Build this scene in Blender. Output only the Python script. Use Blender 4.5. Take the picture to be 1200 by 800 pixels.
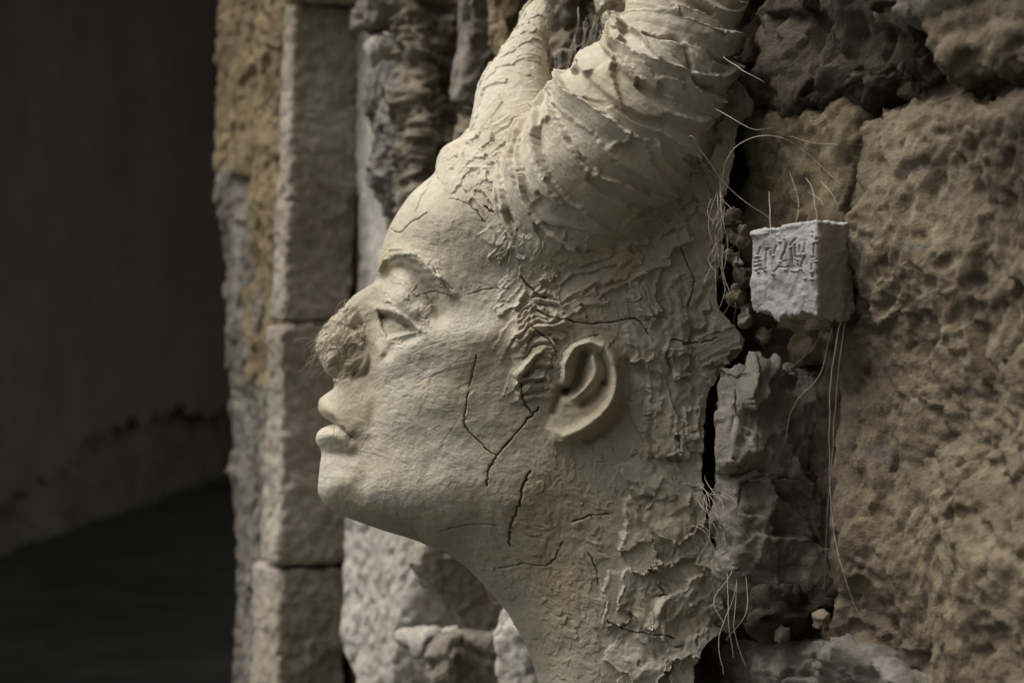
import bpy, math
import numpy as np
from mathutils import Vector, Matrix

for o in list(bpy.data.objects):
    bpy.data.objects.remove(o)
scene = bpy.context.scene
C = scene.collection
rng = np.random.default_rng(11)

# ------------------------------------------------------------------ camera, sky, sun, exposure
LENS = 70.0
K = 36.0 / LENS / 1200.0              # metres per photo pixel at one metre
cam_d = bpy.data.cameras.new('camera')
cam = bpy.data.objects.new('camera', cam_d)
C.objects.link(cam)
cam.location = (0, 0, 0)
cam.rotation_euler = (math.radians(90), 0, 0)
cam_d.lens = LENS
cam_d.sensor_width = 36
cam_d.clip_start = 0.02
cam_d.clip_end = 200
cam_d.dof.use_dof = True
cam_d.dof.focus_distance = 1.135
cam_d.dof.aperture_fstop = 9.0
scene.camera = cam

SUN_EL, SUN_AZ = 60.0, 272.0          # light falls from above left, a little behind the head
az = math.radians(SUN_AZ)
el = math.radians(SUN_EL)
sdir = Vector((math.sin(az) * math.cos(el), math.cos(az) * math.cos(el), math.sin(el)))
world = bpy.data.worlds.new('World')
scene.world = world
world.use_nodes = True
wn, wl = world.node_tree.nodes, world.node_tree.links
wn.clear()
sky = wn.new('ShaderNodeTexSky')
sky.sky_type = 'NISHITA'
sky.sun_disc = False
sky.sun_elevation = el
sky.sun_rotation = az
sky.air_density = 1.0
sky.dust_density = 6.0
sky.ozone_density = 1.0
hs = wn.new('ShaderNodeHueSaturation')
hs.inputs['Saturation'].default_value = 0.05
bg = wn.new('ShaderNodeBackground')
bg.inputs['Strength'].default_value = 0.075
wo = wn.new('ShaderNodeOutputWorld')
wl.new(sky.outputs[0], hs.inputs['Color'])
wl.new(hs.outputs[0], bg.inputs['Color'])
wl.new(bg.outputs[0], wo.inputs[0])
sun_d = bpy.data.lights.new('sun', 'SUN')
sun_d.energy = 1.25
sun_d.angle = math.radians(40)
sun_d.color = (1.0, 0.95, 0.88)
sun = bpy.data.objects.new('sun', sun_d)
C.objects.link(sun)
sun.rotation_euler = sdir.to_track_quat('Z', 'Y').to_euler()
sun.location = sdir * 10

vs = scene.view_settings
vs.view_transform = 'Standard'
vs.look = 'None'
vs.gamma = 1.0
vs.exposure = 1.12
vs.use_curve_mapping = False
scene.cycles.use_denoising = True
scene.cycles.max_bounces = 6

# ------------------------------------------------------------------ numpy noise
_perm = np.random.default_rng(5).permutation(256).astype(np.int32)
_perm = np.concatenate([_perm, _perm])
_g = np.random.default_rng(6).normal(size=(256, 3))
_g /= np.linalg.norm(_g, axis=1)[:, None]
_g = _g.astype(np.float32)


def noise(p):
    """gradient noise of an (N,3) array, about -0.8..0.8"""
    p = np.asarray(p, np.float32)
    i = np.floor(p).astype(np.int32)
    f = p - i
    i &= 255
    w = f * f * f * (f * (f * 6 - 15) + 10)
    out = 0
    for dx in (0, 1):
        wx = w[:, 0] if dx else 1 - w[:, 0]
        for dy in (0, 1):
            wy = w[:, 1] if dy else 1 - w[:, 1]
            for dz in (0, 1):
                wz = w[:, 2] if dz else 1 - w[:, 2]
                h = _perm[(_perm[(_perm[(i[:, 0] + dx) & 255] + i[:, 1] + dy) & 255] + i[:, 2] + dz) & 255]
                g = _g[h]
                out = out + wx * wy * wz * (g[:, 0] * (f[:, 0] - dx) + g[:, 1] * (f[:, 1] - dy) + g[:, 2] * (f[:, 2] - dz))
    return out * 1.5


def fbm(p, freq, octv=4, gain=0.5, ridged=False):
    out, a, q = 0, 1.0, np.asarray(p, np.float32) * freq
    for k in range(octv):
        n = noise(q + k * 17.3)
        out = out + a * ((0.45 - np.abs(n)) if ridged else n)
        a *= gain
        q = q * 2.07
    return out


def cells(p, freq, seed=0, tilt=0.8):
    """broken-rock facets: nearest random site gives a tilted plane; returns plane value and F2-F1"""
    q = np.asarray(p, np.float32) * freq
    i = np.floor(q).astype(np.int32)
    best = np.full(len(q), 1e9, np.float32)
    sec = best.copy()
    val = np.zeros(len(q), np.float32)
    r = np.random.default_rng(seed + 90)
    jit = r.random((256, 3)).astype(np.float32)
    gr = (r.normal(size=(256, 3)) * tilt).astype(np.float32)
    hh = r.normal(size=256).astype(np.float32) * 0.35
    for dx in (-1, 0, 1):
        for dy in (-1, 0, 1):
            for dz in (-1, 0, 1):
                c = i + np.array((dx, dy, dz), np.int32)
                m = c & 255
                h = _perm[(_perm[(_perm[m[:, 0]] + m[:, 1]) & 255] + m[:, 2]) & 255]
                d = q - (c + jit[h])
                dd = (d * d).sum(1)
                v = (d * gr[h]).sum(1) + hh[h]
                nb = dd < best
                sec = np.where(nb, best, np.minimum(sec, dd))
                val = np.where(nb, v, val)
                best = np.where(nb, dd, best)
    return val, np.sqrt(sec) - np.sqrt(best)


def sstep(a, b, x):
    t = np.clip((x - a) / (b - a), 0, 1)
    return t * t * (3 - 2 * t)


def catmull(pts, n=12):
    p = np.array(pts, float)
    p = np.vstack([2 * p[0] - p[1], p, 2 * p[-1] - p[-2]])
    out = []
    t = np.linspace(0, 1, n, endpoint=False)[:, None]
    for i in range(1, len(p) - 2):
        a, b, c, d = p[i - 1], p[i], p[i + 1], p[i + 2]
        out.append(0.5 * (2 * b + (c - a) * t + (2 * a - 5 * b + 4 * c - d) * t ** 2 + (3 * b - a - 3 * c + d) * t ** 3))
    out.append(p[-2][None])
    return np.vstack(out)


def polydist(U, V, poly, closed=False):
    P = np.array(poly, np.float32)
    if closed:
        P = np.vstack([P, P[:1]])
    best = np.full(U.shape, 1e9, np.float32)
    for a, b in zip(P[:-1], P[1:]):
        ab = b - a
        t = np.clip(((U - a[0]) * ab[0] + (V - a[1]) * ab[1]) / max(1e-9, float(ab @ ab)), 0, 1)
        best = np.minimum(best, (U - a[0] - t * ab[0]) ** 2 + (V - a[1] - t * ab[1]) ** 2)
    return np.sqrt(best)


def inside(U, V, poly):
    P = np.array(poly, float)
    r = np.zeros(U.shape, bool)
    for a, b in zip(P, np.roll(P, -1, 0)):
        c = (a[1] > V) != (b[1] > V)
        r ^= c & (U < (b[0] - a[0]) * (V - a[1]) / (b[1] - a[1] + 1e-12) + a[0])
    return r


def at(px, py, y):
    """a photo pixel's direction carried to depth y"""
    px, py, y = np.broadcast_arrays(np.asarray(px, float), np.asarray(py, float), np.asarray(y, float))
    return np.stack([(px - 600) * K * y, y, (400 - py) * K * y], -1)


# ------------------------------------------------------------------ mesh and material helpers
def mesh_obj(name, V, F, mat, parent=None, smooth=True, attrs=None):
    V = np.ascontiguousarray(V, np.float32).reshape(-1, 3)
    F = np.ascontiguousarray(F, np.int32)
    me = bpy.data.meshes.new(name)
    me.vertices.add(len(V))
    me.vertices.foreach_set('co', V.ravel())
    me.loops.add(F.size)
    me.loops.foreach_set('vertex_index', F.ravel())
    me.polygons.add(len(F))
    me.polygons.foreach_set('loop_start', np.arange(0, F.size, F.shape[1], dtype=np.int32))
    me.polygons.foreach_set('use_smooth', np.full(len(F), smooth))
    me.update(calc_edges=True)
    for k, v in (attrs or {}).items():
        at_ = me.attributes.new(k, 'FLOAT', 'POINT')
        at_.data.foreach_set('value', np.ascontiguousarray(v, np.float32).ravel())
    me.materials.append(mat)
    o = bpy.data.objects.new(name, me)
    C.objects.link(o)
    if parent:
        o.parent = parent
        o.matrix_parent_inverse = parent.matrix_basis.inverted()
    return o


def grid_faces(nr, nc, off=0, flip=False, wrap=False):
    i = np.arange(nr * nc).reshape(nr, nc) + off
    if wrap:
        i = np.hstack([i, i[:, :1]])
    a, b, c, d = i[:-1, :-1].ravel(), i[:-1, 1:].ravel(), i[1:, 1:].ravel(), i[1:, :-1].ravel()
    return np.stack([a, d, c, b] if not flip else [a, b, c, d], 1)


def empty(name, loc, label=None, cat=None, group=None):
    o = bpy.data.objects.new(name, None)
    o.empty_display_size = 0.05
    o.location = loc
    C.objects.link(o)
    if label:
        o['label'] = label
    if cat:
        o['category'] = cat
    if group:
        o['group'] = group
    return o


def srgb(r, g, b):
    return tuple(((c / 255) / 12.92 if c / 255 < 0.04045 else ((c / 255 + 0.055) / 1.055) ** 2.4) for c in (r, g, b)) + (1,)


class NT:
    def __init__(self, name, rough=0.8, spec=0.3):
        self.m = bpy.data.materials.new(name)
        self.m.use_nodes = True
        self.t = self.m.node_tree
        self.b = self.t.nodes['Principled BSDF']
        self.b.inputs['Roughness'].default_value = rough
        self.b.inputs['Specular IOR Level'].default_value = spec
        tc = self.t.nodes.new('ShaderNodeTexCoord')
        self.co = tc.outputs['Object']

    def n(self, typ, **kw):
        x = self.t.nodes.new(typ)
        for k, v in kw.items():
            if k in x.inputs:
                self.set(x.inputs[k], v)
            else:
                setattr(x, k, v)
        return x

    def set(self, inp, v):
        if isinstance(v, bpy.types.NodeSocket):
            self.t.links.new(v, inp)
        else:
            inp.default_value = v

    def noise(self, scale, detail=5, rough=0.6, stretch=None, dist=0.0):
        co = self.co
        if stretch:
            mp = self.n('ShaderNodeMapping')
            self.set(mp.inputs['Vector'], co)
            mp.inputs['Scale'].default_value = stretch
            co = mp.outputs[0]
        x = self.n('ShaderNodeTexNoise', Scale=scale, Detail=detail, Roughness=rough, Distortion=dist)
        self.set(x.inputs['Vector'], co)
        return x.outputs['Fac']

    def ramp(self, fac, stops):
        r = self.n('ShaderNodeValToRGB')
        self.set(r.inputs[0], fac)
        e = r.color_ramp.elements
        while len(e) < len(stops):
            e.new(0.5)
        for el_, (p, c) in zip(e, stops):
            el_.position = p
            el_.color = c if len(c) == 4 else (*c, 1)
        return r.outputs[0]

    def mix(self, fac, a, b, mode='MIX'):
        x = self.n('ShaderNodeMix', data_type='RGBA', blend_type=mode)
        self.set(x.inputs[0], fac)
        self.set(x.inputs[6], a)
        self.set(x.inputs[7], b)
        return x.outputs[2]

    def math(self, op, a, b):
        x = self.n('ShaderNodeMath', operation=op)
        self.set(x.inputs[0], a)
        self.set(x.inputs[1], b)
        return x.outputs[0]

    def attr(self, name):
        return self.n('ShaderNodeAttribute', attribute_name=name).outputs['Fac']

    def bump(self, h, dist, strength=1.0, prev=None):
        x = self.n('ShaderNodeBump', Distance=dist, Strength=strength)
        self.set(x.inputs['Height'], h)
        if prev:
            self.set(x.inputs['Normal'], prev)
        return x.outputs[0]

    def done(self, col, nrm=None):
        self.set(self.b.inputs['Base Color'], col)
        if nrm:
            self.set(self.b.inputs['Normal'], nrm)
        return self.m


G01 = lambda v: (v, v, v, 1)


def clay_mat():
    t = NT('clay', 0.72, 0.35)
    base = t.ramp(t.noise(14, 5, 0.6), [(0.3, (0.43, 0.376, 0.282)), (0.5, (0.505, 0.456, 0.358)), (0.72, (0.56, 0.525, 0.435))])
    fine = t.ramp(t.noise(160, 4, 0.7), [(0.3, G01(0.84)), (0.65, G01(1.05))])
    col = t.mix(1.0, base, fine, 'MULTIPLY')
    col = t.mix(1.0, col, t.ramp(t.noise(7, 4, 0.6, (1.4, 1.4, 0.7)), [(0.3, (0.80, 0.78, 0.75)), (0.62, (1.06, 1.06, 1.06))]), 'MULTIPLY')
    oc = t.ramp(t.noise(22, 5, 0.65, dist=0.6), [(0.48, G01(0)), (0.70, G01(0.6))])
    col = t.mix(oc, col, (0.42, 0.335, 0.205, 1))
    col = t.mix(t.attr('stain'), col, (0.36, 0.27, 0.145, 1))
    spk = t.ramp(t.noise(420, 2, 0.5), [(0.70, G01(0)), (0.76, G01(0.7))])
    col = t.mix(spk, col, (0.20, 0.15, 0.10, 1))
    b1 = t.bump(t.noise(260, 6, 0.7), 0.0012, 0.6)
    b2 = t.bump(t.noise(900, 4, 0.6), 0.0004, 0.7, b1)
    return t.done(col, b2)


def stone_mat(name, cols, scale=14, spots=None, bump=0.004, stretch=None, rough=0.9, fine=(0.7, 1.12)):
    t = NT(name, rough, 0.2)
    n = len(cols)
    st = [(0.28 + 0.44 * i / max(1, n - 1), c) for i, c in enumerate(cols)]
    col = t.ramp(t.noise(scale, 7, 0.65, stretch, 0.5), st)
    f = t.ramp(t.noise(scale * 9, 5, 0.75), [(0.3, G01(fine[0])), (0.68, G01(fine[1]))])
    col = t.mix(1.0, col, f, 'MULTIPLY')
    if spots:
        k = t.ramp(t.noise(scale * 2.3, 6, 0.7, dist=1.0), [(spots[1], G01(0)), (spots[1] + 0.08, G01(1))])
        col = t.mix(k, col, (*spots[0], 1))
    b1 = t.bump(t.noise(scale * 5, 7, 0.72, stretch), bump, 0.8)
    b2 = t.bump(t.noise(scale * 22, 5, 0.7), bump * 0.3, 0.9, b1)
    b3 = t.bump(t.noise(scale * 75, 4, 0.7), bump * 0.12, 0.9, b2)
    return t.done(col, b3)


CLAY = clay_mat()
M_OCHRE = stone_mat('ochre_limestone', [(0.11, 0.08, 0.05), (0.25, 0.185, 0.11), (0.34, 0.255, 0.15), (0.38, 0.32, 0.23)], 16, ((0.16, 0.14, 0.12), 0.60))
M_BROWN = stone_mat('brown_limestone', [(0.065, 0.05, 0.034), (0.135, 0.106, 0.072), (0.19, 0.15, 0.10), (0.25, 0.205, 0.143)], 9, ((0.12, 0.105, 0.085), 0.60), 0.005, None, .9, (.55, 1.25))
M_OLIVE = stone_mat('olive_brown_stone', [(0.075, 0.058, 0.036), (0.15, 0.12, 0.074), (0.215, 0.172, 0.105)], 16, ((0.13, 0.115, 0.095), 0.6), 0.005)
M_DARK = stone_mat('dark_brown_stone', [(0.035, 0.026, 0.02), (0.07, 0.055, 0.04), (0.11, 0.088, 0.065)], 15, ((0.13, 0.10, 0.07), 0.62), 0.005)
M_GREY = stone_mat('grey_stone', [(0.13, 0.112, 0.088), (0.23, 0.20, 0.16), (0.31, 0.278, 0.23)], 17, ((0.16, 0.125, 0.08), 0.60), 0.003)
M_ROCK = stone_mat('pale_grey_rock', [(0.17, 0.148, 0.117), (0.30, 0.27, 0.225), (0.40, 0.37, 0.325)], 13, ((0.18, 0.14, 0.09), 0.62), 0.003)
M_SLATE = stone_mat('slate', [(0.115, 0.10, 0.082), (0.20, 0.18, 0.15), (0.29, 0.265, 0.225)], 15, ((0.16, 0.12, 0.08), 0.62), 0.003, (1, 1, 3))
M_PALE = stone_mat('pale_limestone', [(0.34, 0.30, 0.25), (0.47, 0.43, 0.37), (0.56, 0.52, 0.46)], 15, ((0.20, 0.16, 0.11), 0.62), 0.003)
M_DRESS = stone_mat('dressed_limestone', [(0.235, 0.198, 0.152), (0.35, 0.305, 0.242), (0.45, 0.405, 0.34)], 9, ((0.22, 0.175, 0.13), 0.64), 0.0022, None, 0.88, (0.78, 1.1))
M_STRATA = stone_mat('layered_stone', [(0.15, 0.12, 0.085), (0.28, 0.235, 0.17), (0.39, 0.335, 0.255)], 18, ((0.32, 0.30, 0.28), 0.60), 0.004, (1, 1, 3.5))
M_SLAB = stone_mat('beige_slab_stone', [(0.20, 0.17, 0.13), (0.30, 0.26, 0.205), (0.38, 0.34, 0.28)], 12, ((0.17, 0.14, 0.10), 0.64), 0.003)
M_LAV = stone_mat('lichened_grey_stone', [(0.15, 0.13, 0.105), (0.275, 0.25, 0.22), (0.41, 0.385, 0.355)], 20, ((0.22, 0.16, 0.08), 0.60), 0.004)
M_QUOIN = stone_mat('grey_speckled_stone', [(0.09, 0.078, 0.063), (0.225, 0.198, 0.165), (0.41, 0.375, 0.325)], 24, ((0.30, 0.20, 0.10), 0.60), 0.004, (1, 1, 0.5))
M_MORTAR = stone_mat('earth_mortar', [(0.06, 0.045, 0.03), (0.13, 0.10, 0.07), (0.20, 0.165, 0.125)], 22, None, 0.005)
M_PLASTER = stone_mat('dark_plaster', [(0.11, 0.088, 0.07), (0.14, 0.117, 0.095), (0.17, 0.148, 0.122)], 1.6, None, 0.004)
M_RUBBLE = stone_mat('dark_rubble', [(0.08, 0.072, 0.058), (0.15, 0.137, 0.11), (0.21, 0.195, 0.165)], 5, None, 0.02)
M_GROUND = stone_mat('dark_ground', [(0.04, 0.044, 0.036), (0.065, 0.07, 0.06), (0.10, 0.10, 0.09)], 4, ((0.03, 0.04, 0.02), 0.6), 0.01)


def fibre_mat():
    t = NT('straw', 0.6, 0.3)
    return t.done(t.ramp(t.noise(60, 3), [(0.35, (0.30, 0.25, 0.18)), (0.65, (0.50, 0.45, 0.37))]))


def plaque_mat():
    t = NT('pale_grey_clay', 0.8, 0.25)
    col = t.ramp(t.noise(40, 5, 0.6), [(0.3, (0.25, 0.24, 0.225)), (0.6, (0.325, 0.316, 0.30))])
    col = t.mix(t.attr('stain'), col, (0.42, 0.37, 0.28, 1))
    return t.done(col, t.bump(t.noise(500, 5, 0.6), 0.0006, 0.5))


M_FIBRE, M_PLAQUE = fibre_mat(), plaque_mat()

# ------------------------------------------------------------------ wall frame: d runs along the wall towards the camera, n out of it
Dv = np.array((0.424, -0.906, 0.0)); Dv /= np.linalg.norm(Dv)
Nv = np.array((-0.906, -0.424, 0.0)); Nv /= np.linalg.norm(Nv)
Zv = np.array((0, 0, 1.0))
A0 = np.array((-0.1468, 1.8815, 0.0))


def along(P, direction, px):
    """length along direction from P until the point is seen at column px"""
    r = (px - 600) * K
    return (r * P[1] - P[0]) / (direction[0] - r * direction[1])


def box_grid(h, res):
    """closed subdivided box surface, shared vertices; h half sizes, res cell size per axis"""
    n = [max(2, int(round(2 * h[k] / res[k]))) for k in range(3)]
    vs_, fs_, off = [], [], 0
    for ax in range(3):
        b, c = (ax + 1) % 3, (ax + 2) % 3
        for s in (0, 1):
            I, J = np.meshgrid(np.arange(n[b] + 1), np.arange(n[c] + 1), indexing='ij')
            q = np.zeros((I.size, 3), np.int64)
            q[:, ax] = s * n[ax]
            q[:, b] = I.ravel()
            q[:, c] = J.ravel()
            vs_.append(q)
            fs_.append(grid_faces(n[b] + 1, n[c] + 1, off, flip=(s == 1)))
            off += I.size
    q = np.vstack(vs_)
    f = np.vstack(fs_)
    key = (q[:, 0] * 100003 + q[:, 1]) * 100003 + q[:, 2]
    _, idx, inv = np.unique(key, return_index=True, return_inverse=True)
    v = q[idx] / np.array(n) * 2 - 1
    return v * np.array(h), inv.ravel()[f]


def stone(name, mat, parent, C0, la, ln, z0, z1, r=0.008, low=0.004, lowf=14, facet=0.0, facf=25, fine=0.0012, finef=120,
          strata=0.0, strf=60, pits=0.0, seed=0, tilt=0.0, res=0.0025, roll=0.0, lean=0.0, yaw=0.0, pitch=0.0, warp=0.007, cuts=14, cut=(0.72, 0.97)):
    """rough stone: C0 = near front corner (x,y), runs la back along -d and ln into the wall along -n, from z0 to z1"""
    h = np.array((la, ln, z1 - z0)) / 2
    rr = min(r, 0.9 * h.min())
    v, f = box_grid(h, (res, res, res))
    q = np.clip(v, -h + rr, h - rr)
    dn = v - q
    ln_ = np.linalg.norm(dn, axis=1)[:, None]
    nrm = dn / np.maximum(ln_, 1e-9)
    p = q + nrm * rr
    rs = np.random.default_rng(seed + 500)
    for k in range(cuts):
        cn = rs.normal(size=3)
        cn /= np.linalg.norm(cn)
        off_ = rs.uniform(*cut) * float((np.abs(cn) * h).sum())
        ov = np.maximum(0, p @ cn - off_)
        p = p - ov[:, None] * cn
    s = p + seed * np.array((3.7, 1.3, 2.1))
    disp = low * fbm(s, lowf, 3)
    if facet:
        fv, fe = cells(s * np.array((1, 1, .8)) + 0.004 * noise(s * 60)[:, None], facf, seed)
        f2, _ = cells(s + 0.002 * noise(s * 90)[:, None] + 3, facf * 2.6, seed + 1)
        disp += facet * np.clip(fv, -1.2, 1.2) + 0.4 * facet * np.clip(f2, -1.2, 1.2)
    if strata:
        sz = s * np.array((0.25, 0.25, 1.0)) + 0.01 * noise(s * 18)[:, None]
        disp += strata * fbm(sz, strf, 3, 0.55, ridged=True)
    if pits:
        pn = fbm(s, 70, 3)
        disp -= pits * sstep(0.18, 0.5, pn)
        disp -= pits * 1.2 * sstep(0.25, 0.6, fbm(s + 5, 28, 3))
    disp += fine * fbm(s, finef, 4, 0.6)
    p = p + nrm * disp[:, None]
    wob = warp * np.stack([fbm(s + 11.7 * k, 9, 2) for k in range(3)], 1)
    p = p + wob
    # local axes: 0 along d, 1 along n, 2 up ; optional tilts
    if roll or yaw or pitch:
        R = np.array(Matrix.Rotation(math.radians(pitch), 3, 'X') @ Matrix.Rotation(math.radians(roll), 3, 'Y') @ Matrix.Rotation(math.radians(yaw), 3, 'Z'))
        p = p @ R.T
    ctr = np.array((C0[0], C0[1], 0)) - Dv * la / 2 - Nv * ln / 2 + Zv * (z0 + z1) / 2
    W = ctr + p[:, :1] * Dv + p[:, 1:2] * Nv + p[:, 2:] * Zv
    if tilt:
        W[:, 0] += tilt * (W[:, 2] - (z0 + z1) / 2)
    if lean:
        W += np.outer(lean * (W[:, 2] - (z0 + z1) / 2), Nv)
    return mesh_obj(name, W, f, mat, parent)


def pstone(mat, parent, xl, xc, xr, yt, yb, dep, name='stone', **kw):
    """xl far end of the face, xc its near corner, xr where the end face meets the wall (photo columns), dep depth of the corner"""
    P = at(xc, 400, dep)
    la = along(P, -Dv, xl)
    ln = along(P, -Nv, xr)
    if not (0.005 < la < 3):
        la = 0.1
    if not (0.005 < ln < 0.5):
        ln = 0.12
    zt, zb = (400 - yt) * K * dep, (400 - yb) * K * dep
    return stone(name, mat, parent, P, la, ln, zb, zt, **kw)


GROUND_Z = -0.55
# ------------------------------------------------------------------ ground, covered passage
gx = np.linspace(-9, 9, 160)
gy = np.linspace(-8, 14, 200)
X, Y = np.meshgrid(gx, gy)
pp = np.stack([X.ravel(), Y.ravel(), np.zeros(X.size)], 1)
Zg = GROUND_Z + 0.012 * fbm(pp, 1.3, 4)
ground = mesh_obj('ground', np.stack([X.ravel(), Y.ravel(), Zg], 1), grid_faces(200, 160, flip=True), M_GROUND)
ground['kind'] = 'structure'

# far side wall of the passage: rubble core with plaster broken away along the foot
pw = empty('passage_wall', (-1.3, 5.5, GROUND_Z), 'dark plastered wall of the covered passage with its plaster broken off along the foot', 'wall')
Wp0, Wp1 = np.array((-1.36, 2.2)), np.array((-1.12, 9.0))


def wall_pt(t, z, o):
    dirv = (Wp1 - Wp0) / np.linalg.norm(Wp1 - Wp0)
    nn = np.array((dirv[1], -dirv[0]))
    p = Wp0 + dirv * t[:, None] + nn * o[:, None]
    return np.stack([p[:, 0], p[:, 1], z], 1)


Lw = float(np.linalg.norm(Wp1 - Wp0))
tt, zz = np.meshgrid(np.linspace(0, Lw, 420), np.linspace(-0.75, 2.5, 220))
q = np.stack([tt.ravel(), np.zeros(tt.size), zz.ravel()], 1)
fv, fe = cells(q * np.array((0.7, 1, 1)), 6.0, 3)
off = -0.045 + 0.02 * fv - 0.02 * (1 - sstep(0, 0.25, fe)) + 0.01 * fbm(q, 9, 4)
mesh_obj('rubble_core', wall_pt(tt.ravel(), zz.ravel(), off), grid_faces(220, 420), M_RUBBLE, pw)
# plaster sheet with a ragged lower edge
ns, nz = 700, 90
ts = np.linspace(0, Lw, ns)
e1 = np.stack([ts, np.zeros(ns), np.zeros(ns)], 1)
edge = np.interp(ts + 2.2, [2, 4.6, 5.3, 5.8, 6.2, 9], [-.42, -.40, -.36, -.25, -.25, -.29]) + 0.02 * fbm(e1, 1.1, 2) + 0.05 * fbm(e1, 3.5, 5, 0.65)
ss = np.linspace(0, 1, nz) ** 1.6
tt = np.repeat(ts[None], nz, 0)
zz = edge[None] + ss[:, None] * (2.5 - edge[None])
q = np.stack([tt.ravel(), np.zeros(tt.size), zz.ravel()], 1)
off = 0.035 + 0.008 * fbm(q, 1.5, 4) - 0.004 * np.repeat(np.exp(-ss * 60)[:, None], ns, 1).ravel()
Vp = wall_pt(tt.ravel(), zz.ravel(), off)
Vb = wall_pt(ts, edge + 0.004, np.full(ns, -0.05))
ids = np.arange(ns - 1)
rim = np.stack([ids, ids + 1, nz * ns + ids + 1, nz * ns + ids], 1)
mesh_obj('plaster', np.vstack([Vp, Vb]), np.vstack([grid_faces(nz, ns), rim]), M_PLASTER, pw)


def plain_box(name, lo, hi, mat, parent=None):
    lo, hi = np.array(lo, float), np.array(hi, float)
    v, f = box_grid((hi - lo) / 2, np.maximum((hi - lo) / 12, 0.02))
    v = v + (lo + hi) / 2
    v = v + 0.006 * fbm(v, 3, 3)[:, None]
    return mesh_obj(name, v, f, mat, parent)


oh = empty('sky_blocker', (0.0, -3.2, GROUND_Z), 'tall house added out of view behind the camera to cut sky fill', 'blocker')  # added wall out of view; blocks sky light on the camera-facing sides
plain_box('blocker_wall', (-2.6, -3.9, -0.8), (4.5, -3.2, 4.6), M_RUBBLE, oh)
pc = empty('passage_vault', (-0.2, 5.5, 1.4), 'dark ceiling and end wall closing the covered passage', 'ceiling')
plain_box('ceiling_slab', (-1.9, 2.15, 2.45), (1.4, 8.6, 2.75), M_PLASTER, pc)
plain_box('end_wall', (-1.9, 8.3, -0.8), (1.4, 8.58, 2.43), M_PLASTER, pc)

# ------------------------------------------------------------------ masonry wall
wall = empty('stone_wall', tuple(A0 + np.array((0, 0, GROUND_Z))), 'old rubble stone wall of brown, grey and ochre stones holding the clay head', 'wall')
# mortar bed between and behind the stones
na, nzv = 420, 380
aa, zz = np.meshgrid(np.concatenate([np.linspace(-0.32, 1.25, 360), np.linspace(1.27, 3.2, 60)]), np.concatenate([np.linspace(-0.62, -0.4, 40), np.linspace(-0.395, 0.40, 300), np.linspace(0.42, 2.4, 40)]))
q = np.stack([aa.ravel(), np.zeros(aa.size), zz.ravel()], 1)
fv, fe = cells(q, 22, 8)
pofs = 0.0 + 0.032 * sstep(0.45, 0.75, aa.ravel()) + 0.010 * fbm(q, 9, 4) + 0.006 * fv + 0.004 * fbm(q, 60, 4, .65)
pofs = np.where(aa.ravel() < 0.12, 0.002 * fbm(q, 30, 4) - 0.0 * fv, pofs)
Wm = A0 + np.outer(aa.ravel(), Dv) + np.outer(pofs, Nv) + np.outer(zz.ravel(), Zv)
mesh_obj('mortar', Wm, grid_faces(nzv, na), M_MORTAR, wall)
# building mass behind the face, so that no sky shows through
bk = A0 - Nv * 0.25
va, fa = box_grid((2.4, 0.18, 3.4), (0.2, 0.2, 0.2))
va = (A0 + Dv * 2.1 - Nv * 0.24 + Zv * 2.7) + va[:, :1] * Dv + va[:, 1:2] * Nv + va[:, 2:] * Zv
mesh_obj('wall_core', va, fa, M_MORTAR, wall)

# behind the head, upper left
pstone(M_GREY, wall, 411, 436, 478, -40, 38, 1.74, r=.012, low=.006, facet=.005, facf=30, seed=1, pits=.002)
pstone(M_PALE, wall, 422, 440, 472, 44, 72, 1.74, r=.006, low=.003, facet=.003, facf=40, seed=2, roll=-14)
pstone(M_LAV, wall, 431, 470, 520, 76, 240, 1.69, r=.010, low=.006, lowf=18, facet=.006, facf=34, seed=3, pits=.002, res=.0018, cuts=9, cut=(.78, .96))
pstone(M_STRATA, wall, 470, 494, 595, -30, 262, 1.66, r=.006, low=.004, strata=.011, strf=55, facet=.005, facf=42, seed=4, fine=.002, res=.0016, cuts=6, cut=(.82, .97))
pstone(M_GREY, wall, 531, 546, 612, -14, 124, 1.56, r=.004, low=.003, facet=.003, facf=20, seed=5, pitch=8, res=.0018, cuts=9, cut=(.78, .96), warp=.004)
pstone(M_STRATA, wall, 524, 545, 640, 125, 300, 1.56, r=.012, low=.006, facet=.005, seed=6)
pstone(M_OCHRE, wall, 562, 584, 665, -50, 66, 1.52, r=.012, low=.004, facet=.004, facf=35, fine=.002, seed=7)
pstone(M_STRATA, wall, 610, 646, 760, -40, 34, 1.44, r=.012, low=.006, facet=.006, facf=30, fine=.002, seed=8)
pstone(M_BROWN, wall, 604, 640, 770, 36, 180, 1.43, r=.014, low=.007, facet=.007, facf=38, fine=.002, seed=9)
pstone(M_GREY, wall, 690, 720, 840, -60, 30, 1.34, r=.012, low=.006, facet=.006, facf=30, seed=10)
pstone(M_PALE, wall, 417, 455, 540, -160, 620, 1.80, r=.004, low=.003, facet=.001, fine=.001, seed=17, warp=.004, cuts=0)
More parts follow.
